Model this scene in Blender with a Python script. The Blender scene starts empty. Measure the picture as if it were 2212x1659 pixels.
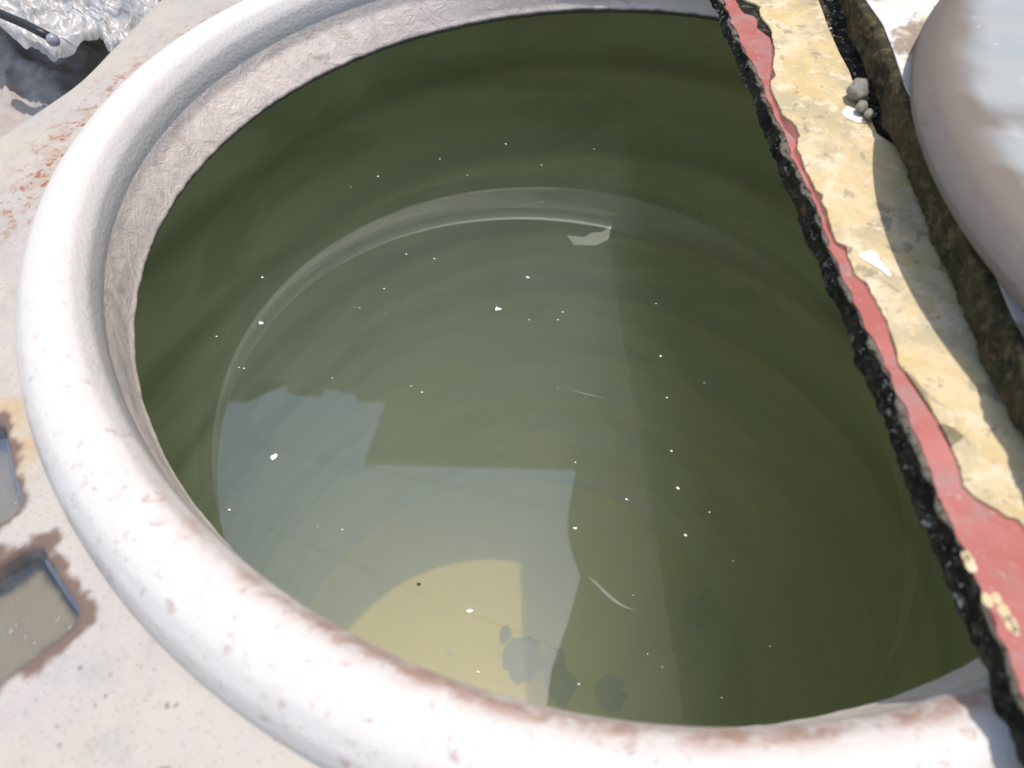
import bpy, bmesh, math, random
import numpy as np
from mathutils import Vector, Matrix
# outlines measured for this scene (in opening radii; slabs as across, along)
p=[1.28778, 1.13528, -0.1547, 0.92959, 0.07801, 1.66698, 0.35689, 0.12228, 1.02407, 1.02488, 0.08063, 1.03506, 0.17752, 1.17637, 0.08857, 0.2525, 0.275, 0.19485, 0.07101, -0.00646, -0.00085, -0.00192, -0.00807, -0.0041, 0.00787, -0.00588, -0.00911, 0.00631]
CAM={'c': [0.0, -1.28778, 1.13528], 'r': [0.975431, 0.215316, 0.046614], 'u': [-0.200098, 0.777392, 0.596341], 'fw': [-0.092164, 0.591017, -0.801377], 'f': 1666.98}
D_side_top=[(0.2509, 0.4643), (0.2514, 0.4051), (0.2509, 0.3277), (0.2538, 0.2543), (0.2563, 0.1909), (0.2591, 0.1188), (0.2587, 0.0508), (0.2584, -0.0135), (0.258, -0.0745), (0.2565, -0.137), (0.2602, -0.1876), (0.2609, -0.2357), (0.2606, -0.2859), (0.2553, -0.3625), (0.2548, -0.4219), (0.2589, -0.4781), (0.258, -0.5249), (0.2605, -0.5724), (0.2633, -0.6231), (0.2644, -0.6631), (0.2629, -0.7086), (0.262, -0.7447), (0.2603, -0.7815), (0.2597, -0.8418), (0.2626, -0.8864), (0.2614, -0.9283), (0.2622, -0.968), (0.2612, -1.0055), (0.2596, -1.0495)]
D_red=[(0.2796, 0.4621), (0.2808, 0.4174), (0.2849, 0.3953), (0.3044, 0.3795), (0.3073, 0.3615), (0.2985, 0.3309), (0.3074, 0.3098), (0.3162, 0.289), (0.3134, 0.2563), (0.2951, 0.1881), (0.2863, 0.1583), (0.2776, 0.1292), (0.2616, 0.0955), (0.2541, 0.0511), (0.2579, -0.003), (0.2601, -0.0369), (0.2702, -0.0502), (0.2751, -0.0656), (0.2729, -0.0853), (0.2624, -0.1089), (0.2569, -0.1463), (0.2574, -0.1874), (0.2594, -0.2314), (0.2667, -0.2446), (0.2661, -0.2614), (0.2657, -0.2821), (0.2619, -0.3141), (0.2621, -0.3454), (0.269, -0.3573)]
D_cream=[(0.2917, 0.4549), (0.3009, 0.4392), (0.3162, 0.4269), (0.3234, 0.4117), (0.3157, 0.3941), (0.3145, 0.3587), (0.32, 0.3373), (0.322, 0.3098), (0.3143, 0.2638), (0.3068, 0.2194), (0.2946, 0.1829), (0.2889, 0.153), (0.2878, 0.1352), (0.2741, 0.1186), (0.2626, 0.0906), (0.2681, 0.0676), (0.268, 0.0291), (0.2674, 0.0024), (0.2801, -0.0194), (0.2837, -0.0403), (0.283, -0.0655), (0.2748, -0.0798), (0.2671, -0.1037), (0.269, -0.1182), (0.2665, -0.1602), (0.2679, -0.1964), (0.269, -0.2227), (0.2768, -0.234), (0.27, -0.2485), (0.2723, -0.2737), (0.2654, -0.2977), (0.2674, -0.3139), (0.2604, -0.3292), (0.2626, -0.3487), (0.2652, -0.35), (0.2771, -0.3598), (0.2875, -0.3658), (0.279, -0.3778), (0.2731, -0.381), (0.2738, -0.3986), (0.2713, -0.4224), (0.2777, -0.4363), (0.2849, -0.4433), (0.2844, -0.4598), (0.2855, -0.4919), (0.2879, -0.5261), (0.2858, -0.5588), (0.2835, -0.5818), (0.2779, -0.6013), (0.2817, -0.6154), (0.2911, -0.6282), (0.2921, -0.6403), (0.2977, -0.6539), (0.2954, -0.6771), (0.2954, -0.7048), (0.3126, -0.713), (0.3184, -0.7291), (0.2977, -0.7412), (0.2974, -0.7623), (0.2935, -0.7848), (0.29, -0.7977), (0.2978, -0.8148), (0.3126, -0.8296), (0.327, -0.8442), (0.3361, -0.8469), (0.3413, -0.8618)]
D_cream_right=[(0.4579, 0.4356), (0.4446, 0.3143), (0.4378, 0.2116), (0.4369, 0.1433), (0.427, 0.0582), (0.429, -0.0025), (0.4231, -0.0683), (0.4199, -0.1575)]
D_beam=[(0.4853, 0.4252), (0.4535, 0.2471), (0.4558, 0.147), (0.4423, 0.0444), (0.4234, -0.0699), (0.421, -0.1563), (0.4127, -0.2446), (0.4051, -0.3261), (0.3979, -0.3942), (0.3989, -0.4263), (0.3867, -0.5231), (0.3769, -0.5981), (0.3754, -0.655), (0.3725, -0.7106), (0.3705, -0.7701)]
D_chip1=[(0.2926, -0.3808), (0.3032, -0.3779), (0.3138, -0.3749), (0.321, -0.3825), (0.3188, -0.3964), (0.3226, -0.4138), (0.3262, -0.431), (0.3222, -0.4358), (0.3151, -0.4219), (0.3073, -0.4095), (0.2966, -0.3986), (0.2899, -0.3894)]
D_chip2=[(0.3772, -0.0022), (0.3954, 0.0179), (0.4071, 0.0064), (0.4147, -0.0361), (0.3972, -0.0349), (0.3814, -0.0183)]
D_drops=[(0.2595, -0.8915), (0.2633, -0.8887), (0.2613, -0.9002), (0.263, -0.9438), (0.2744, -0.9427), (0.2763, -0.9588), (0.2782, -0.972), (0.2789, -0.9798)]
D_pebbles=[(0.3926, 0.1447), (0.3984, 0.0987), (0.4102, 0.078)]
D_flakes_big=[(-0.2599, 0.0397), (-0.6405, -0.5172), (-0.8248, -0.1603), (-0.2086, 0.171), (0.2461, -0.3775), (0.0419, -0.5281), (-0.1318, -0.7537), (-1.2265, 0.5029)]
D_flakes=[(-0.6037, -0.0482), (-0.9104, -0.2282), (-0.1198, 0.774), (-0.0289, 0.7001), (-0.7848, 0.3963), (-0.4333, -0.6476), (0.3197, -0.4204), (0.3757, -0.5237), (0.2737, -0.488), (0.0147, -0.368), (0.1998, -0.1354), (0.2834, -0.068), (0.1713, -0.0102), (-0.101, 0.0421), (-0.1729, 0.0231), (-0.4038, -0.2549), (-0.8169, -0.3041), (-0.8041, -0.3037), (-0.6784, -0.6603), (0.2239, -0.2841), (0.1391, -0.4336), (0.4547, -0.6869), (0.1014, -0.8425), (-0.0866, -0.864), (0.1411, 0.1649), (-0.4685, 0.1735), (-0.5463, 0.171), (-0.0942, 0.072), (-0.5641, 0.0316), (-0.3732, -0.2654), (-0.5919, -0.2791), (-0.8841, -0.0109), (-0.2633, 0.6496), (-0.3932, 0.722), (-0.7238, 0.4641), (-0.5701, 0.5923), (-0.4693, 0.5407), (-0.3825, 1.0754)]
D_dark_flakes=[(0.2262, 0.566), (-0.2447, -0.7249)]
D_floor_clumps=[(-0.0308, 0.1777), (0.1532, 0.1791), (-0.1716, 0.2961), (0.515, 0.0999), (0.9601, 0.7057), (0.2183, 0.0844), (1.2272, 0.5751)]
D_film=[(-0.1353, 0.3866), (-0.1089, 0.3503), (-0.0454, 0.3716), (-0.0169, 0.4052), (-0.0173, 0.4556), (-0.0406, 0.4288), (-0.0666, 0.4216), (-0.086, 0.3902)]
D_sliver=[(0.085, -0.6176), (0.1032, -0.6277), (0.1249, -0.643), (0.1461, -0.6561), (0.1663, -0.6642), (0.1887, -0.6678)]
D_sliver2=[(-1.1325, 0.8134), (-1.1058, 0.7668), (-1.0702, 0.7373), (-1.0275, 0.7209)]
D_sliver3=[(-0.0329, -0.1617), (0.0133, -0.1641), (0.0534, -0.1653)]
D_pocket1=[(-0.9309, -0.7741), (-0.8024, -0.889), (-0.8341, -0.9137)]
D_pocket2=[(-0.7389, -0.9434), (-0.6327, -1.0433), (-0.697, -1.1113), (-0.7901, -0.977)]
D_deck_edge=[(-1.4851, 0.0046), (-1.4201, 0.22), (-1.4512, 0.6843)]
D_glints=[(-0.8393, -0.8826), (-0.8211, -0.8938), (-0.7218, -1.067), (-0.6295, -1.0507), (-0.537, -1.1363), (-0.5301, -1.1229), (-0.5718, -1.1699), (-0.8448, -0.8685), (-0.8386, -0.8715), (-0.6963, -1.0702), (-0.6652, -1.0401), (-0.6659, -1.0334), (-0.6778, -1.0762), (-0.719, -1.0583)]
D_canopy=[(-6.681, 5.746), (-6.39, 5.804), (-6.103, 5.823), (-6.137, 6.312), (-5.47, 6.484), (-5.43, 6.215), (-4.78, 6.299), (-4.764, 6.497), (-4.184, 6.534), (-4.081, 6.368), (-3.562, 6.501), (-3.517, 5.117), (0.147, 5.91), (0.172, 6.015), (0.158, 5.364), (0.176, 4.911), (0.269, 4.494), (0.557, 3.937), (0.487, 3.137), (0.371, 2.382), (0.397, 1.876)]
D_cables=[[(-10.501, 8.257), (-5.593, 8.286)], [(-4.912, 8.165), (0.242, 8.18)], [(-7.211, 6.017), (-3.708, 5.425)]]
D_hem=[(-1.9704, 0.6117), (-1.8752, 0.5724), (-1.7426, 0.5306), (-1.6939, 0.5824), (-1.6642, 0.6732), (-1.6639, 0.7497), (-1.6527, 0.9658)]
D_rod=[(-1.9936, 0.5911), (-1.8858, 0.5641), (-1.7922, 0.5448), (-1.7123, 0.522), (-1.6847, 0.5124)]
D_tarp_pts=[(-1.9799, 0.4262), (-2.014, 0.6632), (-1.9235, 0.7157), (-1.9451, 1.3555), (-2.4832, 1.1838)]
S = 0.25                      # metres per opening radius
TX, TY = p[18], p[19]         # the tank stands slightly off level; the water does not
WD = -p[6]                    # water level below the lip of the opening
ZF = -3.56                    # tank floor
N1 = (math.cos(p[15]), math.sin(p[15])); T1 = (-N1[1], N1[0])
rng = random.Random(7)
C = bpy.context.scene.collection
sc = bpy.context.scene

# ------------------------------------------------------------------ camera, sky, sun, exposure
cd = bpy.data.cameras.new('camera'); cam = bpy.data.objects.new('camera', cd); C.objects.link(cam)
r_, u_, f_ = Vector(CAM['r']), Vector(CAM['u']), Vector(CAM['fw'])
m = Matrix((r_, u_, -f_)).transposed().to_4x4(); m.translation = Vector(CAM['c']) * S
cam.matrix_world = m
cd.sensor_width = 36; cd.lens = CAM['f'] / 2212 * 36
cd.clip_start = 0.01; cd.clip_end = 500
cd.dof.use_dof = True; cd.dof.focus_distance = 0.475; cd.dof.aperture_fstop = 9.5
sc.camera = cam
w = bpy.data.worlds.new('World'); sc.world = w; w.use_nodes = True
nt = w.node_tree; bg = nt.nodes['Background']
sky = nt.nodes.new('ShaderNodeTexSky'); sky.sky_type = 'NISHITA'; sky.sun_disc = False
SUN = Vector((0.045, 0.062, 1.0)).normalized()
sky.sun_elevation = math.asin(SUN.z); sky.sun_rotation = math.atan2(SUN.x, SUN.y)
sky.air_density = 1.3; sky.dust_density = 1.6; sky.ozone_density = 1.0
nt.links.new(sky.outputs[0], bg.inputs[0]); bg.inputs[1].default_value = 0.15
sd = bpy.data.lights.new('sun', 'SUN'); so = bpy.data.objects.new('sun', sd); C.objects.link(so)
sd.energy = 2.6; sd.angle = math.radians(0.53); sd.color = (1, .965, .91)
so.rotation_euler = SUN.to_track_quat('Z', 'Y').to_euler(); so.location = (0, 0, 8)
sc.view_settings.view_transform = 'Standard'; sc.view_settings.look = 'None'
sc.view_settings.exposure = 0.65; sc.view_settings.gamma = 1; sc.view_settings.use_curve_mapping = False
sc.cycles.volume_bounces = 4; sc.cycles.max_bounces = 12; sc.cycles.transparent_max_bounces = 12
sc.render.resolution_x = 1024; sc.render.resolution_y = 768

# ------------------------------------------------------------------ helpers
def P(x, y, z): return (S * x, S * y, S * (z + TX * x + TY * y))          # tank frame -> world
def Q(x, y, z): return (S * x, S * y, S * z)                              # level frame -> world
def L(off, s, z): return P(N1[0] * off + T1[0] * s, N1[1] * off + T1[1] * s, z)   # frame along the slabs

def tag(o, label=None, cat=None, group=None, kind=None):
    for k, v in (('label', label), ('category', cat), ('group', group), ('kind', kind)):
        if v: o[k] = v
    return o
def empty(name, loc, label, cat, group=None):
    o = bpy.data.objects.new(name, None); o.location = loc; o.empty_display_size = .05; C.objects.link(o)
    return tag(o, label, cat, group)
def mesh(name, vs, fs, mat, parent=None, smooth=False, attrs=None):
    me = bpy.data.meshes.new(name); me.from_pydata([tuple(v) for v in vs], [], fs); me.update()
    if smooth: me.polygons.foreach_set('use_smooth', [True] * len(me.polygons))
    for k, a in (attrs or {}).items():
        at = me.attributes.new(k, 'FLOAT', 'POINT'); at.data.foreach_set('value', np.asarray(a, dtype=np.float32))
    o = bpy.data.objects.new(name, me); C.objects.link(o)
    if mat: me.materials.append(mat)
    if parent:
        o.parent = parent
        pl = parent.location
        me.transform(Matrix.Translation(-Vector(pl)))
    return o
def grid_faces(nu, nv, wrap=False):
    i = np.arange(nu if wrap else nu - 1)[:, None]; j = np.arange(nv - 1)[None, :]
    a = i * nv + j; b = ((i + 1) % nu) * nv + j
    return np.stack([a, b, b + 1, a + 1], -1).reshape(-1, 4).tolist()
def h3(ix, iy, iz, seed):
    n = (ix * 374761393 + iy * 668265263 + iz * 2147483647 + seed * 1274126177) & 0xffffffff
    n = ((n ^ (n >> 13)) * 1274126177) & 0xffffffff
    return ((n ^ (n >> 16)) & 0xffff) / 65535.0
def vnoise(x, y, z=0, seed=1):
    x, y, z = np.broadcast_arrays(np.asarray(x, float), np.asarray(y, float), np.asarray(z, float))
    xi, yi, zi = (np.floor(a).astype(np.int64) for a in (x, y, z)); fx, fy, fz = x - xi, y - yi, z - zi
    sm = lambda t: t * t * (3 - 2 * t); fx, fy, fz = sm(fx), sm(fy), sm(fz); o = 0
    for a in (0, 1):
        for b in (0, 1):
            for c in (0, 1):
                o = o + h3(xi + a, yi + b, zi + c, seed) * (fx if a else 1 - fx) * (fy if b else 1 - fy) * (fz if c else 1 - fz)
    return o
def fbm(x, y, z=0, seed=1, oc=4):
    o = 0; a = .5; t = 0
    for k in range(oc):
        o = o + a * vnoise(np.asarray(x) * 2 ** k, np.asarray(y) * 2 ** k, np.asarray(z) * 2 ** k, seed + k); t += a; a *= .5
    return o / t
def sstep(a, b, x):
    t = np.clip((x - a) / (b - a), 0, 1); return t * t * (3 - 2 * t)

class MB:                                                                  # material builder
    def __init__(s, name, base, rough=.6, spec=.5):
        s.m = bpy.data.materials.new(name); s.m.use_nodes = True; s.t = s.m.node_tree
        s.b = s.t.nodes['Principled BSDF']; s.b.inputs['Roughness'].default_value = rough
        s.b.inputs['Specular IOR Level'].default_value = spec
        s.tc = s.t.nodes.new('ShaderNodeTexCoord').outputs['Object']
        s.col = s.rgb(base); s.bump = None; s.ro = None
    def rgb(s, c):
        n = s.t.nodes.new('ShaderNodeRGB'); n.outputs[0].default_value = (*c, 1); return n.outputs[0]
    def math(s, op, a, b=None):
        n = s.t.nodes.new('ShaderNodeMath'); n.operation = op
        for i, v in enumerate((a, b)):
            if v is None: continue
            if isinstance(v, (int, float)): n.inputs[i].default_value = v
            else: s.t.links.new(v, n.inputs[i])
        return n.outputs[0]
    def vec(s, scale=(1, 1, 1), rot=0):
        n = s.t.nodes.new('ShaderNodeMapping'); s.t.links.new(s.tc, n.inputs[0]); n.inputs['Scale'].default_value = scale
        n.inputs['Rotation'].default_value = (0, 0, rot); return n.outputs[0]
    def noise(s, scale, detail=4, rough=.6, dist=0, vec=None):
        n = s.t.nodes.new('ShaderNodeTexNoise'); s.t.links.new(vec or s.tc, n.inputs['Vector'])
        n.inputs['Scale'].default_value = scale; n.inputs['Detail'].default_value = detail
        n.inputs['Roughness'].default_value = rough; n.inputs['Distortion'].default_value = dist; return n.outputs[0]
    def voro(s, scale, vec=None, feature='F1'):
        n = s.t.nodes.new('ShaderNodeTexVoronoi'); n.feature = feature; s.t.links.new(vec or s.tc, n.inputs['Vector'])
        n.inputs['Scale'].default_value = scale; return n.outputs['Distance']
    def attr(s, name):
        n = s.t.nodes.new('ShaderNodeAttribute'); n.attribute_name = name; return n.outputs['Fac']
    def ramp(s, v, lo, hi):
        n = s.t.nodes.new('ShaderNodeMapRange'); s.t.links.new(v, n.inputs[0]); n.interpolation_type = 'SMOOTHSTEP'
        n.inputs[1].default_value = lo; n.inputs[2].default_value = hi; return n.outputs[0]
    def mix(s, fac, c):
        n = s.t.nodes.new('ShaderNodeMix'); n.data_type = 'RGBA'
        if isinstance(fac, (int, float)): n.inputs[0].default_value = fac
        else: s.t.links.new(fac, n.inputs[0])
        s.t.links.new(s.col, n.inputs[6]); s.t.links.new(s.rgb(c) if isinstance(c, tuple) else c, n.inputs[7]); s.col = n.outputs[2]; return s
    def add_bump(s, h, strength, dist=.001):
        n = s.t.nodes.new('ShaderNodeBump'); n.inputs['Strength'].default_value = strength; n.inputs['Distance'].default_value = dist
        s.t.links.new(h, n.inputs['Height'])
        if s.bump: s.t.links.new(s.bump, n.inputs['Normal'])
        s.bump = n.outputs[0]; return s
    def rough(s, fac, a, b):
        n = s.t.nodes.new('ShaderNodeMapRange'); s.t.links.new(fac, n.inputs[0]); n.inputs[3].default_value = a; n.inputs[4].default_value = b
        s.t.links.new(n.outputs[0], s.b.inputs['Roughness']); return s
    def done(s):
        s.t.links.new(s.col, s.b.inputs['Base Color'])
        if s.bump: s.t.links.new(s.bump, s.b.inputs['Normal'])
        return s.m

# ------------------------------------------------------------------ materials
a = MB('white_plastic_rim', (.58, .53, .49), .45)
a.mix(a.math('MULTIPLY', a.ramp(a.voro(430), .30, .05), a.math('MULTIPLY', a.attr('pits'), .75)), (.34, .32, .31))
a.mix(a.math('MULTIPLY', a.ramp(a.noise(45, 5, .65), .52, .72), .28), (.44, .38, .34))
a.mix(a.math('MULTIPLY', a.math('MULTIPLY', a.ramp(a.noise(170, 5, .65, .3), .56, .68), a.attr('spots')), .65), (.36, .235, .205))
a.mix(a.math('MULTIPLY', a.math('MULTIPLY', a.ramp(a.noise(60, 6, .7, .3), .36, .6), a.attr('brown')), .85), (.34, .20, .145))
a.mix(a.math('MULTIPLY', a.math('MULTIPLY', a.ramp(a.noise(60, 6, .7, .3), .3, .65), a.attr('tan')), .8), (.38, .28, .20))
a.add_bump(a.voro(430), .28, .0006).add_bump(a.noise(90, 5), .12, .001)
M_rim = a.done()

a = MB('grey_plastic_throat', (.80, .67, .585), .6)
a.mix(a.math('MULTIPLY', a.ramp(a.noise(50, 6, .7), .42, .66), .55), (.66, .54, .46))
a.mix(a.math('MULTIPLY', a.ramp(a.noise(26, 5, .7, 1.2), .54, .66), .6), (.50, .41, .32))
a.mix(a.math('MULTIPLY', a.ramp(a.noise(260, 3), .56, .7), .3), (.7, .66, .62))
a.mix(a.math('MULTIPLY', a.attr('lip'), .93), (.02, .022, .015))
a.add_bump(a.noise(70, 8, .75, 1.4), .8, .0022).add_bump(a.noise(300, 3), .3, .0006)
M_throat = a.done()

a = MB('stained_plastic_deck', (.375, .335, .305), .62)
a.mix(a.math('MULTIPLY', a.ramp(a.noise(14, 4), .4, .66), .6), (.42, .375, .28))
a.mix(a.math('MULTIPLY', a.ramp(a.noise(20, 4, .6, .4), .5, .7), .45), (.45, .36, .325))
a.mix(a.math('MULTIPLY', a.ramp(a.noise(38, 7, .75), .46, .66), .5), (.29, .265, .245))
a.mix(a.math('MULTIPLY', a.ramp(a.voro(430), .32, .06), .5), (.20, .18, .17))
a.mix(a.math('MULTIPLY', a.math('MULTIPLY', a.ramp(a.noise(75, 7, .72), .42, .62), a.attr('rust')), .75), (.30, .19, .125))
a.mix(a.math('MULTIPLY', a.math('MULTIPLY', a.ramp(a.noise(150, 5, .7), .55, .60), a.attr('rust')), .95), (.25, .075, .022))
a.mix(a.math('MULTIPLY', a.math('MULTIPLY', a.ramp(a.noise(60, 6, .7), .3, .6), a.attr('tan')), .8), (.40, .27, .13))
a.mix(a.math('MULTIPLY', a.math('MULTIPLY', a.ramp(a.noise(210, 3, .5), .66, .72), a.attr('speck')), .8), (.14, .12, .12))
a.mix(a.attr('wet'), (.155, .10, .07))
a.mix(a.attr('pocket'), (.27, .23, .175))
a.mix(a.attr('dirt'), (.035, .04, .045))
a.rough(a.math('MAXIMUM', a.attr('wet'), a.attr('pocket')), .62, .22)
a.add_bump(a.voro(560), .25, .0005).add_bump(a.noise(70, 5), .15, .001)
M_deck = a.done()

a = MB('tank_inside', (.66, .72, .58), .8)
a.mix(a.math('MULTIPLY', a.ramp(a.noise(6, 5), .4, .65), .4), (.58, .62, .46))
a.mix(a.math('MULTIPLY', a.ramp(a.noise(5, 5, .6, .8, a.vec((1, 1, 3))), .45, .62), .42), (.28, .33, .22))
a.mix(a.math('MULTIPLY', a.attr('groove'), .5), (.14, .17, .09)); M_in = a.done()  # shade painted on: bands along the ribs and the dim lower right
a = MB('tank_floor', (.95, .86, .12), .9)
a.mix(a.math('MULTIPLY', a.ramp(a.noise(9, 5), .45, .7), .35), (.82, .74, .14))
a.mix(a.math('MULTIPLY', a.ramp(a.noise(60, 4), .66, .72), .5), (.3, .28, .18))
a.mix(a.math('MULTIPLY', a.attr('floor_shade'), .75), (.20, .24, .15)); M_floor = a.done()  # right side of the floor darkened in colour, standing for shade
M_algae = MB('algae', (.22, .27, .17), .95).done()

def water_material():
    mt = bpy.data.materials.new('murky_water'); mt.use_nodes = True; t = mt.node_tree; t.nodes.clear()
    out = t.nodes.new('ShaderNodeOutputMaterial'); tr = t.nodes.new('ShaderNodeBsdfTransparent')
    gl = t.nodes.new('ShaderNodeBsdfGlossy'); gl.inputs['Roughness'].default_value = 0.0
    fr = t.nodes.new('ShaderNodeFresnel'); fr.inputs['IOR'].default_value = 2.0
    mx = t.nodes.new('ShaderNodeMixShader'); t.links.new(fr.outputs[0], mx.inputs[0])
    t.links.new(tr.outputs[0], mx.inputs[1]); t.links.new(gl.outputs[0], mx.inputs[2])
    t.links.new(mx.outputs[0], out.inputs['Surface'])
    v = t.nodes.new('ShaderNodeVolumePrincipled'); v.inputs['Density'].default_value = 1.35
    v.inputs['Color'].default_value = (.77, .94, .84, 1); v.inputs['Absorption Color'].default_value = (.56, .79, .60, 1)
    v.inputs['Anisotropy'].default_value = 0.2
    t.links.new(v.outputs[0], out.inputs['Volume']); return mt
M_water = water_material()
def puddle_material():
    a = MB('puddle_water', (.5, .5, .45), .03, .5); a.b.inputs['Transmission Weight'].default_value = 1
    a.b.inputs['IOR'].default_value = 1.33; a.add_bump(a.noise(30, 1), .05, .002); return a.done()
M_puddle = puddle_material()

a = MB('black_core', (.012, .012, .010), .9); a.mix(a.math('MULTIPLY', a.ramp(a.noise(200, 4), .55, .7), .4), (.06, .055, .045)); M_core = a.done()
def mossy(name, base, c2, c3, sp, lo):
    a = MB(name, base, .92, .2)
    a.mix(a.ramp(a.noise(45, 6, .7), .4, .62), c2)
    a.mix(a.math('MULTIPLY', a.ramp(a.noise(190, 6, .75), .5, .62), .8), c3)
    a.mix(a.math('MULTIPLY', a.ramp(a.noise(260, 4, .75), lo, lo + .04), a.ramp(a.noise(40, 3), .38, .58)), sp)
    a.mix(a.math('MULTIPLY', a.attr('pale'), a.ramp(a.noise(240, 4, .7), .36, .54)), (.24, .20, .155))
    a.mix(a.math('MULTIPLY', a.ramp(a.noise(30, 4, .5), .66, .7), .6), (.40, .17, .07))
    a.add_bump(a.noise(260, 6, .75), .9, .003)
    return a.done()
M_moss = mossy('mossy_broken_edge', (.018, .015, .009), (.05, .042, .027), (.11, .095, .065), (.62, .58, .50), .585)
M_moss2 = mossy('brown_mossy_edge', (.075, .06, .028), (.03, .03, .016), (.16, .125, .06), (.38, .33, .22), .66)

a = MB('faded_red_paint', (.34, .092, .075), .55)
a.mix(a.math('MULTIPLY', a.ramp(a.noise(30, 5, .65), .42, .62), .6), (.42, .15, .125))
a.mix(a.math('MULTIPLY', a.ramp(a.noise(52, 7, .75, .4), .47, .62), .6), (.27, .175, .16))
a.mix(a.math('MULTIPLY', a.ramp(a.noise(300, 3), .62, .7), .5), (.42, .32, .29))
a.add_bump(a.noise(220, 5), .4, .001); M_red = a.done()
a = MB('cream_coating', (.58, .45, .27), .7)
a.mix(a.ramp(a.noise(22, 6, .7, .6), .40, .62), (.50, .37, .17))
a.mix(a.math('MULTIPLY', a.ramp(a.noise(38, 7, .75), .46, .6), .8), (.38, .315, .20))
a.mix(a.math('MULTIPLY', a.ramp(a.noise(80, 7, .75), .52, .6), .8), (.64, .51, .36))
a.mix(a.math('MULTIPLY', a.ramp(a.noise(120, 5, .7, .5), .60, .66), .7), (.58, .41, .15))
a.mix(a.math('MULTIPLY', a.math('MULTIPLY', a.ramp(a.noise(95, 5, .65, .4), .60, .64), a.attr('blotch')), .85), (.14, .12, .10))
a.mix(a.math('MULTIPLY', a.ramp(a.noise(260, 3, .6), .68, .71), .8), (.22, .17, .12))
a.add_bump(a.noise(160, 7, .7), .5, .0015); M_cream = a.done()
a = MB('pink_white_flake', (.78, .68, .62), .7); a.add_bump(a.noise(200, 4), .4, .001); M_chip = a.done()
a = MB('stained_slab_top', (.60, .55, .52), .7)
a.mix(a.ramp(a.noise(28, 6, .7, .4), .5, .57), (.27, .21, .16))
a.mix(a.math('MULTIPLY', a.ramp(a.noise(120, 5), .5, .65), .5), (.66, .55, .38)); M_top2 = a.done()
a = MB('bleached_lid_top', (.30, .305, .295), .8)
a.mix(a.math('MULTIPLY', a.ramp(a.noise(9, 5, .6, .5, a.vec((1, 5, 1), .5)), .4, .66), .8), (.27, .285, .285))
a.mix(a.math('MULTIPLY', a.ramp(a.noise(22, 7, .75, .8), .54, .66), .5), (.42, .41, .40))
a.mix(a.math('MULTIPLY', a.ramp(a.noise(60, 4), .66, .72), .5), (.75, .70, .68))
a.mix(a.attr('edge_shade_stain'), (.145, .115, .093))
a.add_bump(a.noise(70, 5), .3, .002); M_lidtop = a.done()
a = MB('grey_lid_side', (.17, .138, .115), .8); a.mix(a.math('MULTIPLY', a.ramp(a.noise(30, 5), .4, .65), .6), (.16, .135, .12))
a.add_bump(a.noise(90, 5), .4, .002); M_lidside = a.done()  # the side's shade is put into this darker colour
a = MB('silver_tarp', (.42, .395, .375), .42); a.b.inputs['Metallic'].default_value = .12; a.add_bump(a.noise(20, 2, .45, 2.4, a.vec((1, 2.4, 1), .7)), .8, .009).add_bump(a.noise(70, 2, .5, 1.2), .15, .0015)
a.mix(a.math('MULTIPLY', a.ramp(a.noise(40, 5, .6, .5), .5, .7), .35), (.30, .28, .265)); M_tarp = a.done()
a = MB('shaded_tarp', (.40, .345, .30), .7, .2); a.add_bump(a.noise(34, 3, .5, 2.2, a.vec((1, 2.6, 1), .7)), .35, .004)
a.mix(a.math('MULTIPLY', a.ramp(a.noise(25, 4), .42, .62), .5), (.30, .265, .235)); M_tarp2 = a.done()  # shaded copy of the silver tarp, shade tint in its colour
M_black = MB('black_cord', (.012, .012, .014), .45).done()
M_tip = MB('grey_cord_tip', (.22, .23, .25), .35).done()
a = MB('pebble_stone', (.22, .20, .16), .85); a.mix(a.math('MULTIPLY', a.ramp(a.noise(160, 5), .5, .65), .8), (.09, .095, .07)); a.add_bump(a.noise(300, 5), .6, .002); M_pebble = a.done()
M_flake = MB('white_flake', (.60, .58, .55), .7).done()
M_dflake = MB('dark_flake', (.03, .025, .02), .8).done()
a = MB('clear_film', (.75, .76, .70), .3); a.b.inputs['Alpha'].default_value = .11; M_film = a.done()
a = MB('clear_sliver', (.9, .9, .88), .2); a.b.inputs['Alpha'].default_value = .16; M_sliver = a.done()
a = MB('grey_sheet', (.60, .55, .52), .7); a.mix(a.ramp(a.noise(1.5, 5), .4, .6), (.46, .43, .42)); M_sheet = a.done()
a = MB('weathered_wall', (.48, .48, .46), .9); a.mix(a.ramp(a.noise(2, 5), .4, .6), (.38, .37, .34)); M_wall = a.done()
a = MB('grey_roof_floor', (.30, .29, .27), .9); a.mix(a.ramp(a.noise(5, 6), .4, .6), (.24, .23, .21)); M_ground = a.done()

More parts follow.
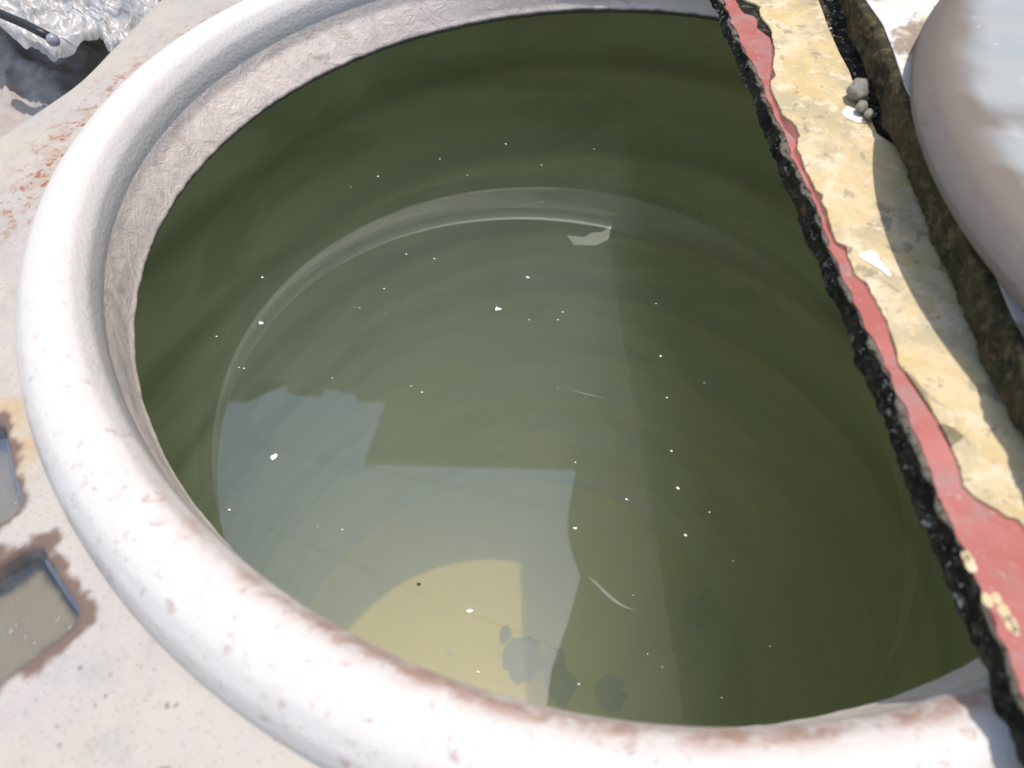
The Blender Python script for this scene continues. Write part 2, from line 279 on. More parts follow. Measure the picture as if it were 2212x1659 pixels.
# ------------------------------------------------------------------ ground and the tank
def ground():
    z = Q(0, 0, -4.2)[2]; vs = [(-30, -30, z), (30, -30, z), (30, 30, z), (-30, 30, z)]
    tag(mesh('ground', vs, [(0, 1, 2, 3)], M_ground), kind='structure')
ground()
tank = empty('water_tank', Q(0, 0, -4.19), 'pale plastic water tank with a thick round rim open onto green water', 'water tank')
NT = 900
th = np.linspace(0, 2 * np.pi, NT, endpoint=False)
def wob(k): c = p[20 + 4 * k:24 + 4 * k]; return 1 + c[0] * np.cos(2 * th) + c[1] * np.sin(2 * th) + c[2] * np.cos(3 * th) + c[3] * np.sin(3 * th)
W0, W1 = wob(0), wob(1)
def revolve(name, prof, mat, fn=None, smooth=True, attrs=None, parent=tank, level=False):
    # prof: list of (r, z, blend between throat and rim shape)
    pr = np.array(prof); nv = len(pr)
    R = pr[None, :, 0] * (W0[:, None] * (1 - pr[None, :, 2]) + W1[:, None] * pr[None, :, 2]); Z = np.repeat(pr[None, :, 1], NT, 0)
    if fn: R, Z = fn(R, Z, th[:, None], np.arange(nv)[None, :] / (nv - 1))
    X, Y = R * np.cos(th)[:, None], R * np.sin(th)[:, None]
    if level: vs = np.stack([S * X, S * Y, S * Z], -1)
    else: vs = np.stack([S * X, S * Y, S * (Z + TX * X + TY * Y)], -1)
    at = {k: f(R, Z, th[:, None] + 0 * R, (np.arange(nv)[None, :] / (nv - 1)) + 0 * R).ravel() for k, f in (attrs or {}).items()}
    return mesh(name, vs.reshape(-1, 3), grid_faces(NT, nv, True), mat, parent, smooth, at)
def smooth_prof(pts, n):
    pts = np.array(pts, float); d = np.r_[0, np.cumsum(np.hypot(*np.diff(pts[:, :2], axis=0).T))]
    t = np.linspace(0, d[-1], n); q = np.stack([np.interp(t, d, pts[:, i]) for i in range(3)], -1)
    for _ in range(max(2, n // 16)): q[1:-1] = (q[:-2] + 2 * q[1:-1] + q[2:]) / 4
    return q
deg = lambda T: np.degrees(T) % 360
bump = lambda x, c, wdt: np.exp(-((x - c) / wdt) ** 2)
# throat (inner wall of the opening), from its mouldy lower lip up to the rim
def throat_fn(R, Z, T, v):
    n = fbm(T * 14, v * 5, 0, 3, 4); n2 = fbm(T * 60, v * 3 + T * 8, 0, 9, 3)
    k = np.sin(np.pi * np.clip((v - .3) / .6, 0, 1))
    return R - k * (.0022 * (n - .4) + .0012 * (n2 - .5)) + (v < .32) * .003 * (fbm(T * 40, 0, 0, 5, 4) - .5), Z
throat = smooth_prof([(1.03, -.03, 0), (1.006, -.016, 0), (1.0, -.004, 0), (1.006, .010, 0), (1.012, .035, .3), (1.018, .06, .7), (1.0235, .0806, 1), (1.028, .11, 1)], 34)
revolve('throat', throat, M_throat, throat_fn, attrs={'lip': lambda R, Z, T, v: 1 - sstep(-.008, .001, Z - .006 * (fbm(T * 40, 0, 0, 5, 4) - .45))})
# the thick rounded rim
rim = smooth_prof([(1.028, .10, 1), (1.0285, .13, 1), (1.035, .165, 1), (1.055, .192, 1), (1.082, .203, 1), (1.11, .200, 1), (1.14, .184, 1), (1.163, .155, 1), (1.174, .12, 1), (1.1764, .09, 1), (1.176, .06, 1)], 60)
def rim_fn(R, Z, T, v):
    return R, Z + .004 * (fbm(T * 6, v * 2, 0, 21, 3) - .5) * np.sin(np.pi * v)
revolve('opening_rim', rim, M_rim, rim_fn, attrs={
    'pits': lambda R, Z, T, v: sstep(.1, .2, v) * (1 - sstep(.85, .95, v)) * (.3 + .7 * sstep(200, 150, deg(T))),
    'spots': lambda R, Z, T, v: sstep(.1, .3, v) * sstep(195, 235, deg(T)) * (1 - sstep(310, 330, deg(T))),
    'brown': lambda R, Z, T, v: np.clip(bump(v + .04 * (fbm(T * 9, 0, 0, 4) - .5), .27, .06) * sstep(225, 270, deg(T)) * 1.6, 0, 1),
    'tan': lambda R, Z, T, v: np.clip(bump(v, .80, .10) * sstep(190, 205, deg(T)) * (1 - sstep(235, 250, deg(T))), 0, 1)})
# deck: polar sheet with two wet pockets, and a drop past its straight edges
PK = [(219.0, 228.1, 1.205, 1.7), (231.6, 238.9, 1.205, 1.7)]
EDGE = [((-1.4851, .0046), (-1.4201, .22)), ((-1.4201, .22), (-1.4512, .6843))]
def half(p0, p1, x, y):                                                    # signed distance, + inside
    dx, dy = p1[0] - p0[0], p1[1] - p0[1]; l = math.hypot(dx, dy)
    return (dy * (x - p0[0]) - dx * (y - p0[1])) / l
def deck():
    rr = np.r_[np.linspace(1.15, 1.46, 84), np.linspace(1.47, 2.25, 60)]
    tt = np.linspace(0, 2 * np.pi, 1500, endpoint=False)
    T, R = np.meshgrid(tt, rr, indexing='ij'); X, Y = R * np.cos(T), R * np.sin(T); D = deg(T)
    d1, d2 = half(*EDGE[0], X, Y), half(*EDGE[1], X, Y)
    d = (d1 + d2 + np.sqrt((d1 - d2) ** 2 + .0006)) / 2                             # soft maximum: the edge turns inward at the corner
    d = np.minimum(d, (2.2 - R))
    Z = .088 - .03 * sstep(1.2, 1.9, R) + .003 * (fbm(X * 5, Y * 5, 0, 8, 3) - .5)
    out = {k: np.zeros_like(X) for k in ('wet', 'pocket', 'dirt', 'tan', 'rust', 'speck')}
    for a0, a1, r0, r1 in PK:
        wob_ = .008 * (fbm(X * 30, Y * 30, 0, 31, 4) - .5)
        mid = (a0 + a1) / 2; hw = math.radians(a1 - a0) / 2
        da = (np.radians(D - mid)) * R; ex = np.abs(da) - hw * R; ey = np.abs(R - (r0 + r1) / 2) - (r1 - r0) / 2
        q = .025; sd = np.hypot(np.maximum(ex + q, 0), np.maximum(ey + q, 0)) + np.minimum(np.maximum(ex + q, ey + q), 0) - q + wob_ * .7
        Z -= .035 * sstep(.008, -.012, sd)
        out['pocket'] = np.maximum(out['pocket'], sstep(0, -.012, sd))
        out['dirt'] = np.maximum(out['dirt'], bump(sd + wob_ * 2, -.007, .010) * .95)
        out['wet'] = np.maximum(out['wet'], sstep(.026, .014, sd + wob_ * 6))
        out['tan'] = np.maximum(out['tan'], sstep(.09, .03, sd + wob_ * 8) * (D < 226))
    band = sstep(130, 146, D) * (1 - sstep(186, 202, D)) * bump(R + .05 * (fbm(X * 6, Y * 6, 0, 77) - .5), 1.265, .075)
    out['rust'] = band; out['speck'] = sstep(215, 235, D) * (1 - sstep(265, 280, D))
    rad = .06
    drop = np.where(d > rad, 0, np.where(d > 0, rad - np.sqrt(np.maximum(rad ** 2 - (rad - d) ** 2, 0)), rad - d * 9))
    Z = Z - np.minimum(drop, 3.9)
    vs = np.stack([S * X, S * Y, S * (Z + TX * X + TY * Y)], -1).reshape(-1, 3)
    mesh('deck', vs, grid_faces(len(tt), len(rr), True), M_deck, tank, True, {k: v.ravel() for k, v in out.items()})
deck()
def cap_fn(R, Z, T, v):                                                     # the tank is narrower where its top ends on the left
    g = np.exp(-((deg(T) - 165) / 48) ** 2)
    return R - np.maximum(R - 1.38, 0) * g, Z
# inside: ceiling, ribbed wall, floor
WR = 1.42
revolve('ceiling', [(1.03, -.03, 0), (1.28, -.04, 0), (1.45, -.07, 0), (1.60, -.13, 0), (1.72, -.22, 0), (1.75, -.26, 0)], M_in, cap_fn)
def wall_pts():
    out = []
    for z in np.linspace(-.25, ZF - .02, 120): out.append((np.interp(-z, [0, .4, .8, 1.2, 3.6], [1.75, 1.76, 1.80, 1.70, 1.36]) - .05 * bump((-z) % .4, .2, .06), z, 0))
    return out
revolve('inner_wall', wall_pts(), M_in, cap_fn, level=True, attrs={'groove': lambda R, Z, T, v: bump((-Z) % .4, .2, .055) * sstep(-2.6, -1.2, Z) + .9 * sstep(-.25, .35, np.cos(T)) * sstep(-.9, -2.0, Z) * sstep(.9, .3, np.sin(T))})  # mask for painted shade: rib bands, then the lower right wall
def floor():
    tt = np.linspace(0, 2 * np.pi, 96, endpoint=False); pr = [(0, 0), (.15, 0), (.3, 0), (.45, 0), (.6, 0), (.74, 0), (.78, -.006), (.84, -.012), (.9, -.012), (1.0, -.012), (1.1, -.012), (1.2, -.012), (1.3, -.005), (1.36, .04), (1.40, .2)]
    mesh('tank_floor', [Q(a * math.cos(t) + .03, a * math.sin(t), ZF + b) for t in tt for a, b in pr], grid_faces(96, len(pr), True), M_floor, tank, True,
         {'floor_shade': [float(sstep(.55, 1.15, a * math.cos(t) + .5 * fbm(a * math.cos(t) * 4 + 9, a * math.sin(t) * 4 + 9, 0, 2, 4) - .1)) for t in tt for a, b in pr]})
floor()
def water():
    n = 128; vs = []
    for z in (WD, ZF - .06):
        for a in np.linspace(0, 2 * np.pi, n, endpoint=False):
            R = 1.85 - .45 * math.exp(-((math.degrees(a) - 165) / 48) ** 2); vs.append(Q(R * math.cos(a), R * math.sin(a), z))
    fs = [tuple(range(n)), tuple(range(2 * n - 1, n - 1, -1))] + [(i, i + n, (i + 1) % n + n, (i + 1) % n) for i in range(n)]
    tag(mesh('water', vs, fs, M_water), kind='structure')
water()
# puddles standing in the two pockets
def puddles():
    for a0, a1, r0, r1 in PK:
        A = [math.radians(a0 + (a1 - a0) * k / 12) for k in range(13)]
        top = [(r0 + .004, a) for a in A] + [(r1 - .1, a) for a in A[::-1]]
        vs = [P(r * math.cos(a), r * math.sin(a), .064) for r, a in top]
        o = mesh('puddle', vs, [tuple(range(len(vs)))], M_puddle); tag(o, kind='structure')
puddles()

# ------------------------------------------------------------------ slabs
def interp_line(pts, s, extra=True):
    q = sorted([(b, a) for a, b in pts]); return np.interp(s, [k[0] for k in q], [k[1] for k in q])
def slab_side(name, parent, mat, s0, s1, prof_fn, amp, seed, pale=None, nside=26, right=2.3):
    ss = np.arange(s0, s1, .0045); vs = []; pal = []
    for s in ss:
        pr = prof_fn(s)                                                    # (off, z) polyline: bottom back .. top back
        vs.append(pr)
    V = np.array(vs); n = V.shape[1]
    # displace the broken side only
    k = np.zeros(n); k[1:-1] = np.sin(np.pi * np.arange(1, n - 1) / (n - 1)) ** .5
    k[:2] = 0; k[-4:] = [.6, .2, 0, 0]
    SS = np.repeat(ss[:, None], n, 1); ZZ = V[..., 1]
    d = (fbm(SS * 28, ZZ * 45, 0, seed, 5) - .5) * 2.4 * amp + (fbm(SS * 9, 0, 0, seed + 31, 2) - .5) * amp + (fbm(SS * 110, ZZ * 110, 0, seed + 5, 3) - .5) * amp
    V[..., 0] += d * k; V[..., 1] += (fbm(SS * 70, ZZ * 70, 0, seed + 9, 3) - .5) * amp * .8 * k
    pts = [L(V[i, j, 0], ss[i], V[i, j, 1]) for i in range(len(ss)) for j in range(n)]
    t = (ZZ - ZZ.min()) / (ZZ.max() - ZZ.min())
    pl = pale(SS, t) if pale else 0 * SS
    pl[:, -2:] = 0  # slab top kept dark so cracks in the coating look shaded
    return mesh(name, pts, grid_faces(len(ss), n), mat, parent, True, {'pale': pl.ravel()})
ZB, ZTOP = .195, .275
slabA = empty('cover_slab', L(.8, 0, .2), 'broken cover slab with faded red paint under peeling cream coating, lying across the opening', 'cover slab')
def topedge(s): return interp_line(D_side_top, s) + .003 * (fbm(s * 60, 0, 0, 61, 3) - .5)
def profA(s):
    o0 = topedge(s); o1 = o0 - .006 + .016 * (float(fbm(s * 30, 0, 0, 88, 5)) - .5); out = [(2.4, ZB), (.30, ZB), (.282, ZB)]
    for k in range(1, 23):
        t = k / 23; out.append((.275 + .006 * math.sin(t * 3.1) + (o1 - .275) * max(0, (t - .55) / .45) ** 1.3, ZB + (ZTOP - ZB) * t))
    out += [(o1, ZTOP), (o0 + .006, ZTOP + .0005), (o0 + .010, ZTOP + .001), (2.4, ZTOP + .001)]
    return out
slab_side('slab_body', slabA, M_moss, -1.7, 1.7, profA, .011, 3, pale=lambda s, t: sstep(.72, .97, t))
def poly_sheet(name, loop, z, thick, mat, parent, attrs=None, sub=0):
    bm = bmesh.new(); vs = [bm.verts.new((a, b, z)) for a, b in loop]; f = bm.faces.new(vs)
    if f.normal.z < 0: f.normal_flip()
    bmesh.ops.triangulate(bm, faces=[f])
    g = bmesh.ops.extrude_face_region(bm, geom=bm.faces[:]); tv = [e for e in g['geom'] if isinstance(e, bmesh.types.BMVert)]
    for v in tv: v.co.z += thick
    bmesh.ops.recalc_face_normals(bm, faces=bm.faces[:])
    for v in bm.verts: v.co = Vector(L(*v.co))
    me = bpy.data.meshes.new(name); bm.to_mesh(me); bm.free(); me.materials.append(mat)
    if attrs:
        for k, val in attrs.items():
            at = me.attributes.new(k, 'FLOAT', 'POINT'); at.data.foreach_set('value', [val] * len(me.vertices))
    o = bpy.data.objects.new(name, me); C.objects.link(o)
    if parent: o.parent = parent; me.transform(Matrix.Translation(-Vector(parent.location)))
    return o
def jag(pts, amp, step, seed):
    out = []
    for i in range(len(pts) - 1):
        (a0, b0), (a1, b1) = pts[i], pts[i + 1]; l = math.hypot(a1 - a0, b1 - b0); n = max(1, int(l / step))
        for k in range(n):
            t = k / n; a, b = a0 + (a1 - a0) * t, b0 + (b1 - b0) * t
            j = 0 if k == 0 else 1
            out.append((a + amp * j * float(vnoise(b * 150, a * 150, 0, seed) - .5) * 2, b))
    return out + [pts[-1]]
redL = [(topedge(s) + .001 + .011 * float(fbm(s * 50, 0, 0, 12, 4) - .5), s) for s in np.arange(1.6, -1.6, -.008)]
redR = [(.275, 1.6), (.279, .6)] + [(max(a_, float(topedge(b_)) + .007), b_) for a_, b_ in D_red]
D_cream = [(max(a_ + .002, float(topedge(b_)) + .010), b_) for a_, b_ in D_cream]
creamL_all = [(.280, 1.6), (.283, .9), (.288, .6)] + D_cream + [(.36, -.9), (.40, -1.0), (.43, -1.2), (.42, -1.6)]
# below the last crack the red runs on under the cream
red_loop = redL + [(.5, -1.6), (.42, -.7), (.33, -.37), (.278, -.37)] + [q for q in jag(redR, .0015, .006, 4)][::-1]
poly_sheet('red_paint', red_loop, ZTOP + .0012, .0014, M_red, slabA)
cr = [(.50, -1.6), (.50, -.14), (.44, -.10)] + D_cream_right[::-1][1:] + [(.462, .6), (.47, 1.6)]
cream_loop = jag(creamL_all, .0018, .005, 7) + cr
poly_sheet('cream_coating', cream_loop, ZTOP + .0032, .0045, M_cream, slabA, {'blotch': .55})
for nm, loop in (('white_flake', D_chip1), ('white_flake', D_chip2)):
    poly_sheet(nm, loop, ZTOP + .0079, .002, M_chip, slabA)
for a_, b_ in D_drops:                                                      # paint spatters on the red
    k = rng.uniform(.004, .008); loop = [(a_ + k * math.cos(t) * rng.uniform(.7, 1.2), b_ + 1.4 * k * math.sin(t)) for t in np.linspace(0, 6.28, 10)[:-1]]
    poly_sheet('paint_spatter', loop, ZTOP + .0027, .0012, M_cream, slabA, {'blotch': 0.})
slabB = empty('cover_slab', L(.9, 0, .28), 'second cover slab with brown mossy edge and stained pale top, stacked on the broken red one', 'cover slab')
def beam(s): return interp_line([(.62, 1.6), (.50, .6)] + D_beam + [(.33, -1.2), (.30, -1.6)], s)
def profB(s):
    o = beam(s); z0, z1 = .2875, .372; out = [(2.4, z0), (o + .05, z0), (o + .022, z0)]
    for k in range(1, 23):
        t = k / 23; out.append((o + .014 * (1 - t) ** 3 - .006 * t, z0 + (z1 - z0) * t))
    out += [(o - .004, z1 - .002), (o + .002, z1 - .0005), (o + .006, z1), (2.4, z1)]
    return out
slab_side('slab_body', slabB, M_moss2, -1.7, 1.7, profB, .010, 41)
poly_sheet('stained_top', [(beam(s) + .01, s) for s in np.arange(1.6, -1.6, -.02)] + [(2.3, -1.6), (2.3, 1.6)], .3735, .002, M_top2, slabB)

# round lid lying on the slabs
lid = empty('round_lid', P(1.354, -.095, .375), 'large round bleached grey lid lying on the stacked slab at the right', 'lid')
def lid_part(name, prof, mat, edge_shade_stain=False):
    n = 260; tt = np.linspace(0, 2 * np.pi, n, endpoint=False); pr = np.array(prof)
    T, R = np.meshgrid(tt, pr[:, 0], indexing='ij'); Z = np.repeat(pr[None, :, 1], n, 0)
    w_ = 1 + .006 * (fbm(np.cos(T) * 3 + 5, np.sin(T) * 3 + 5, 0, 14, 3) - .5); X, Y = 1.354 + R * w_ * np.cos(T), -.095 + R * w_ * np.sin(T)
    at = {'edge_shade_stain': np.clip(sstep(.85, .90, R + .06 * (fbm(X * 9, Y * 9, 0, 3, 4) - .5)) + sstep(.58, .66, fbm(X * 4, Y * 4, 0, 19, 4)) * .7, 0, 1).ravel()} if edge_shade_stain else None  # outer band is the side's shade painted in; inner patches are stain
    return mesh(name, np.array([P(x, y, z) for x, y, z in zip(X.ravel(), Y.ravel(), Z.ravel())]), grid_faces(n, len(pr), True), mat, lid, True, at)
lid_part('lid_side', [(.0, .377), (.84, .377), (.85, .385), (.86, .402), (.905, .402), (.930, .405), (.936, .413), (.934, .424), (.928, .440), (.920, .453)], M_lidside)
lid_part('lid_top', [(.920, .453), (.914, .460), (.90, .464), (.88, .467), (.86, .468), (.84, .469), (.80, .470), (.74, .472), (.66, .474), (.58, .476), (.5, .478), (.4, .480), (.3, .482), (.2, .483), (.1, .484), (.0, .484)], M_lidtop, True)

# pebbles in the groove
def pebble(name, x, y, z, r, label):
    bm = bmesh.new(); bmesh.ops.create_icosphere(bm, subdivisions=4, radius=1)
    for v in bm.verts:
        c = v.co.copy(); k = 1 + .75 * float(fbm(c.x * 1.2 + 9, c.y * 1.5 + 9, c.z * 1.5 + 9 + x * 50, 5, 3) - .5)
        v.co = Vector((c.x * .85, c.y * 1.15, c.z * .8)) * k * r * S
    me = bpy.data.meshes.new(name); bm.to_mesh(me); bm.free(); me.materials.append(M_pebble); me.polygons.foreach_set('use_smooth', [True] * len(me.polygons))
    o = bpy.data.objects.new(name, me); o.location = P(x, y, z); C.objects.link(o); return tag(o, label, 'pebble', 'pebbles in the groove between the slabs')
pebble('pebble', *D_pebbles[0], .303, .022, 'largest rounded grey pebble wedged between the cream slab and the mossy edge')
pebble('pebble', *D_pebbles[1], .297, .012, 'small pebble just below the big rounded one in the groove')
pebble('pebble', *D_pebbles[2], .296, .010, 'smallest pebble, lowest of the three in the groove beside the mossy edge')

# ------------------------------------------------------------------ things floating on and lying under the water
def flake(name, x, y, z, size, mat, label, cat='flake', group=None, jagn=9, thick=.0015):
    vs = []; n = jagn; ph = rng.uniform(0, 6)
    for zz in (0, thick):
        st_ = rng.getstate() if zz == 0 else st_
        rng.setstate(st_)
        for k in range(n):
            a_ = ph + 2 * math.pi * k / n; r = size * rng.uniform(.45, 1.15); vs.append(Q(x + r * math.cos(a_), y + r * math.sin(a_) * .8, z + zz))
    fs = [tuple(range(n - 1, -1, -1)), tuple(range(n, 2 * n))] + [(k, (k + 1) % n, (k + 1) % n + n, k + n) for k in range(n)]
    base = Vector(Q(x, y, z)); vs = [Vector(v) - base for v in vs]
    me = bpy.data.meshes.new(name); me.from_pydata(vs, [], fs); me.materials.append(mat)
    o = bpy.data.objects.new(name, me); o.location = base; C.objects.link(o); return tag(o, label, cat, group)
BL = ['big ragged white flake floating near the middle of the water', 'ragged white flake floating on the sky reflection at the left',
      'white flake floating just inside the pale reflected ring at the left', 'small double white flake floating above right of the big middle one',
      'white speck floating on the dark water beside the slab reflection', 'round white speck floating at the right edge of the sky reflection',
      'white flake floating over the sunlit yellow patch of the floor', 'tiny white flake stuck where the water meets the upper left lip']
for i, ((x, y), lb) in enumerate(zip(D_flakes_big, BL)):
    flake('floating_flake', x, y, WD + .001, [.0105, .011, .008, .006, .006, .005, .007, .004][i], M_flake, lb, group='flakes floating on the water', jagn=11)
allf = [(x, y, rng.uniform(.0022, .0042)) for x, y in D_flakes]
for _ in range(110):
    while True:
        x, y = rng.uniform(-1, .9), rng.uniform(-.9, 1)
        if math.hypot(x, y) < .98 and x * N1[0] + y * N1[1] < .5: break
    allf.append((x, y, rng.choice([.0007, .0009, .0011, .0015])))
for x, y, s_ in allf:
    flake('floating_speck', x, y, WD + .001, s_, M_flake, 'tiny white speck of scum floating on the green water', 'speck', 'tiny white specks floating on the water', 6)
flake('floating_speck', *D_dark_flakes[0], WD + .001, .003, M_dflake, 'tiny black speck on the dark water near the slab, upper right', 'speck')
flake('floating_speck', *D_dark_flakes[1], WD + .001, .006, M_dflake, 'dark speck floating over the left edge of the yellow floor patch', 'speck')
def clump(x, y, r, label, seed):
    n, k = 60, 9; vs = []
    for i in range(n):
        a_ = 2 * math.pi * i / n
        for j in range(k):
            q = 1 - j / (k - 1); rr = r * q * (.85 + .8 * float(fbm(math.cos(a_) * 2.4 + 9, math.sin(a_) * 2.4 + seed, 0, seed, 4) - .4))
            vs.append(Q(x + rr * math.cos(a_), y + rr * math.sin(a_) * 1.3, ZF + .012 + r * .35 * (1 - q ** 2) * (.8 + .4 * float(vnoise(i * .7, j, 0, seed)))))
    o = mesh('algae_clump', vs, grid_faces(n, k, True), M_algae, None, True); return tag(o, label, 'algae clump', 'algae clumps on the tank floor')
CL = ['largest dark algae clump at the right edge of the yellow floor patch', 'dark algae clump straddling the edge of the sunlit patch, right of the largest',
      'small algae clump on the yellow sunlit patch above the largest', 'round algae clump on the shaded floor near the bottom rim', 'faint algae clump on the shaded floor farther right',
      'algae clump low at the rim below the sunlit patch edge', 'faint algae clump under the dark water, rightmost on the floor']
for i, ((x, y), rr) in enumerate(zip(D_floor_clumps, (.12, .08, .04, .09, .08, .09, .05))): clump(x, y, rr, CL[i], 11 + i * 7)
def ribbon(name, pts, wd, z, mat, label, cat):
    vs = []
    for i, (x, y) in enumerate(pts):
        x0, y0 = pts[max(i - 1, 0)]; x1, y1 = pts[min(i + 1, len(pts) - 1)]; d = math.hypot(x1 - x0, y1 - y0); nx, ny = -(y1 - y0) / d, (x1 - x0) / d
        h = wd * math.sin(math.pi * (i + .35) / (len(pts) - .3))
        vs += [Q(x + nx * h, y + ny * h, z), Q(x - nx * h, y - ny * h, z - .002), Q(x, y, z + .004)]
    fs = []
    for i in range(len(pts) - 1):
        for j in range(3): fs.append((i * 3 + j, i * 3 + (j + 1) % 3, (i + 1) * 3 + (j + 1) % 3, (i + 1) * 3 + j))
    return tag(mesh(name, vs, fs, mat), label, cat)
ribbon('pale_sliver', D_sliver, .0032, WD - .02, M_sliver, 'curved clear pale sliver low in the water', 'plastic sliver')  # pale streaks drawn as thin clear ribbons just under the surface
ribbon('pale_sliver', D_sliver2, .004, WD - .01, M_film, 'faint curved sliver under the water at the upper left', 'plastic sliver')
ribbon('pale_sliver', D_sliver3, .002, WD - .01, M_film, 'faint straight sliver right of the middle of the water', 'plastic sliver')
def film():
    vs = [Q(x, y, WD - .02 + .003 * math.sin(i * 2)) for i, (x, y) in enumerate(D_film)]; n = len(vs)
    vs2 = [(a_, b_, c_ - .0006) for a_, b_, c_ in vs]
    fs = [tuple(range(n)), tuple(range(2 * n - 1, n - 1, -1))] + [(k, k + n, (k + 1) % n + n, (k + 1) % n) for k in range(n)]
    tag(mesh('pale_scrap', vs + vs2, fs, M_film), 'pale ragged thin sheet in the water just under the reflected ring', 'plastic scrap')  # thin pale translucent sheet just below the surface
film()

# droplets added in place of sun glints round the pockets
def droplet(x, y, z, r):
    bm = bmesh.new(); bmesh.ops.create_icosphere(bm, subdivisions=3, radius=r * S)
    for v in bm.verts: v.co.z *= .35
    me = bpy.data.meshes.new('glint_droplet'); bm.to_mesh(me); bm.free(); me.materials.append(M_drop); me.polygons.foreach_set('use_smooth', [True] * len(me.polygons))
    o = bpy.data.objects.new('glint_droplet', me); o.location = P(x, y, z); C.objects.link(o)
    return tag(o, 'water droplet added for a sun glint on or beside the wet pockets of the tank top', 'droplet', 'droplets added for glints by the wet pockets')
a = MB('droplet_water', (.9, .9, .9), .08); a.b.inputs['Transmission Weight'].default_value = 1; a.b.inputs['IOR'].default_value = 1.33; M_drop = a.done()
def deck_z(x, y):
    r = math.hypot(x, y); d_ = math.degrees(math.atan2(y, x)) % 360
    return .066 if any(a0 < d_ < a1 and r > r0 for a0, a1, r0, r1 in PK) else .089
for i, (x, y) in enumerate(D_glints): droplet(x, y, deck_z(x, y), .0036 if i < 4 else .0024)

# ------------------------------------------------------------------ silver tarpaulin bundle and cord at the far corner
tarp = empty('tarpaulin', Q(-2.1, .7, -1.3), 'crumpled silver grey tarpaulin heaped beyond the corner of the tank', 'tarpaulin')
def tarp_sheet(name, x0, x1, y0, y1, zf_, n=170, m=170, mat=None):
    U, V = np.meshgrid(np.linspace(0, 1, n), np.linspace(0, 1, m), indexing='ij'); X = x0 + (x1 - x0) * U; Y = y0 + (y1 - y0) * V
    X, Y, Z = zf_(X, Y); vs = np.stack([S * X, S * Y, S * Z], -1).reshape(-1, 3)
    return mesh(name, vs, grid_faces(n, m), mat or M_tarp, tarp, True)
def ridged(x, y, seed): return 1 - np.abs(2 * fbm(x, y, 0, seed, 4) - 1)
def lower(X, Y):
    wx = fbm(X * 2, Y * 2, 0, 50, 2) * 1.2
    Z = -.44 + .05 * (X + 1.9) + .10 * (ridged(X * 2.1 + wx, Y * 1.7, 51) ** 2 - .5) + .05 * ridged(X * 5 + Y * 3, Y * 4 + wx, 53) ** 3 * sstep(-1.75, -2.0, X) + .02 * ridged(X * 13, Y * 11, 55) ** 2 * sstep(-1.75, -2.0, X)
    Z = Z - .3 * sstep(-1.58, -1.47, X)
    return X, Y, Z
tarp_sheet('lower_sheet', -3.4, -1.47, -.6, 2.4, lower, mat=M_tarp2)
def upper(X, Y):
    # U runs along the hem, V away from it
    hem = np.array(D_hem[:4] + [(-1.655, .655), (-1.60, .60), (-1.53, .52), (-1.45, .45)]); hem = np.vstack([[(-2.6, .80), (-2.2, .70)], hem])
    t = np.linspace(0, 1, len(hem)); u = (X + 3) / 2; v = Y
    hx, hy = np.interp(u, t, hem[:, 0]), np.interp(u, t, hem[:, 1])
    px, py = hx + v * (-1.0) * (1 - u) - v * .15, hy + v * 1.6
    r1, r2, r3 = ridged(px * 2.6 + py * 1.5, py * 2.4 - px, 71) ** 3, ridged(px * 6 + py * 3, py * 3 - px * 4, 73) ** 3, ridged(px * 14 - py * 6, py * 9 + px * 5, 75) ** 2
    Z = -.23 + .10 * r1 + .06 * r2 + .018 * r3
    Z += .018 * bump(v, .012, .012) - .012 * (v < .003)
    return px, py, Z
tarp_sheet('upper_sheet', -3, -1, 0, 1.0, upper, 260, 200)
def tube(name, pts, r, mat, parent=None, seg=10, rf=None):
    vs = []; n = len(pts)
    for i in range(n):
        a_, b_ = Vector(pts[max(i - 1, 0)]), Vector(pts[min(i + 1, n - 1)]); d = (b_ - a_).normalized(); s1 = d.cross(Vector((0, 0, 1))).normalized(); s2 = d.cross(s1)
        rr = r * (rf(i / (n - 1)) if rf else 1)
        for k in range(seg):
            q = 2 * math.pi * k / seg; vs.append(Vector(pts[i]) + s1 * rr * math.cos(q) + s2 * rr * math.sin(q))
    fs = grid_faces(n, seg) + [(i * seg + seg - 1, i * seg, (i + 1) * seg, (i + 1) * seg + seg - 1)[::-1] for i in range(n - 1)] + [tuple(range(seg)), tuple(range(n * seg - 1, (n - 1) * seg - 1, -1))]
    fs = [f for f in fs]
    return mesh(name, vs, fs, mat, parent, True)
cord = empty('cord', Q(*D_rod[-1], -.1), 'short black cord with a grey tip lying on the silver tarpaulin', 'cord')
cp = [Q(x, y, -.085 - .01 * i) for i, (x, y) in enumerate(D_rod)]
cs = [Vector(cp[0]).lerp(Vector(cp[1]), t) for t in (0, .5)] + [Vector(cp[1]).lerp(Vector(cp[2]), t) for t in (0, .5)] + [Vector(cp[2]).lerp(Vector(cp[3]), t) for t in (0, .5, 1)]
tube('cord_body', cs, .0032, M_black, cord)
tip = [Vector(cp[3]).lerp(Vector(cp[4]), t) for t in np.linspace(-.1, 1.15, 9)]
tube('cord_tip', tip, .0046, M_tip, cord, 14, lambda t: max(.05, math.sin(math.pi * min(max(t, .03), .97)) ** .5))

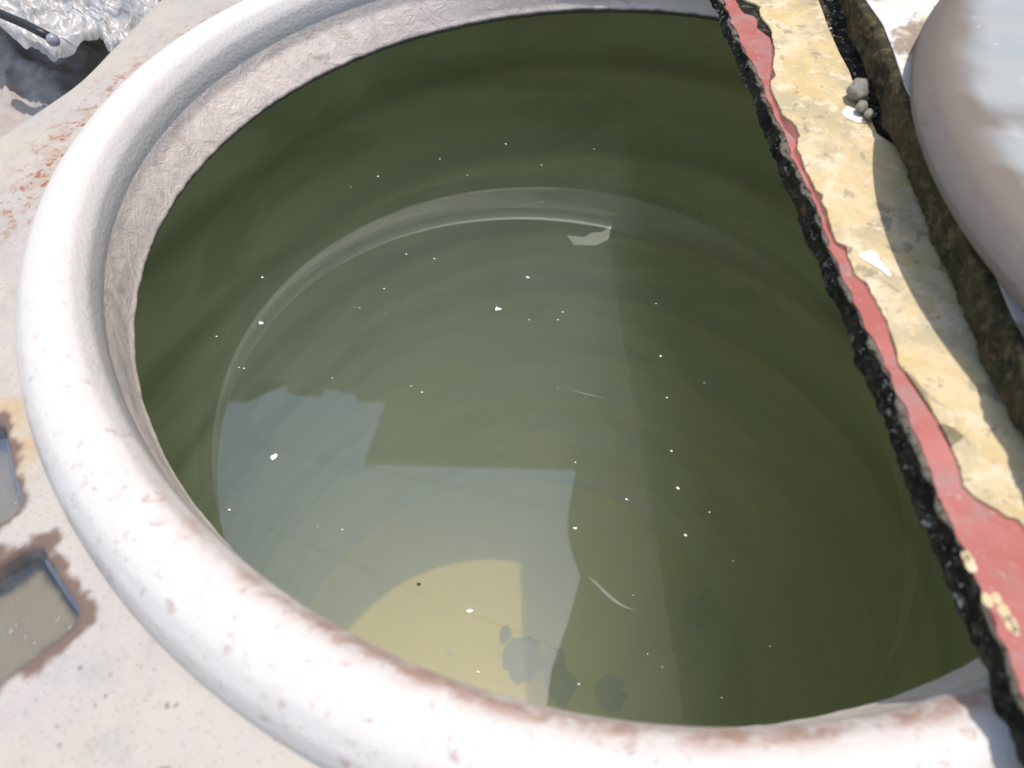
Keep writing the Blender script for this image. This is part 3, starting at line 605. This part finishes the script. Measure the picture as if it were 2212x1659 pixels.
# ------------------------------------------------------------------ what the water mirrors: canopy, wall and cables overhead
H = 10.0
def canopy():
    t = empty('sheet_canopy', Q(0, 9, -4.2), 'overhead roof of lapped sheets with a stepped edge and an added curved side, mirrored dark in the water', 'canopy')
    loop = [(-12, 5.6), (-8, 5.7)] + D_canopy + [(.44, 1.74), (1.4, 1.76), (3.2, 1.95), (4.9, 2.4), (6.4, 2.6), (8, 1.0), (9, -4), (14, -4), (14, 30), (-12, 30)]  # curved right side and near edge added in place of a person's silhouette
    bm = bmesh.new(); f = bm.faces.new([bm.verts.new((S * x, S * y, S * H)) for x, y in loop]); bmesh.ops.triangulate(bm, faces=[f])
    g = bmesh.ops.extrude_face_region(bm, geom=bm.faces[:])
    for e in g['geom']:
        if isinstance(e, bmesh.types.BMVert): e.co.z += .02
    bmesh.ops.recalc_face_normals(bm, faces=bm.faces[:])
    me = bpy.data.meshes.new('roof_sheet'); bm.to_mesh(me); bm.free(); me.materials.append(M_sheet); me.transform(Matrix.Translation(-t.location))
    o = bpy.data.objects.new('roof_sheet', me); C.objects.link(o); o.parent = t
canopy()
def box(name, x0, x1, y0, y1, z0, z1, mat, parent=None):
    vs = [Q(x, y, z) for z in (z0, z1) for y in (y0, y1) for x in (x0, x1)]
    return mesh(name, vs, [(0, 2, 3, 1), (4, 5, 7, 6), (0, 1, 5, 4), (2, 6, 7, 3), (0, 4, 6, 2), (1, 3, 7, 5)], mat, parent)
tag(box('wall', -12, 14, 29, 30, -4.2, 9.9, M_wall), 'weathered plaster wall standing behind the tank under the canopy', 'wall')
for i, pts in enumerate(D_cables):
    (x0, y0), (x1, y1) = pts; k = 6
    a_ = Vector(Q(x0 - (x1 - x0) * k, y0 - (y1 - y0) * k, 16)); b_ = Vector(Q(x1 + (x1 - x0) * k, y1 + (y1 - y0) * k, 16))
    o = tube('overhead_cable', [a_.lerp(b_, t) - Vector((0, 0, .0)) for t in np.linspace(0, 1, 9)], .0018, M_black, None, 6)
    tag(o, ['dark overhead cable mirrored across the sky patch, farthest up the picture', 'dark overhead cable mirrored above the yellow patch, right half', 'dark overhead cable mirrored lowest in the sky patch'][i], 'cable', 'overhead cables')
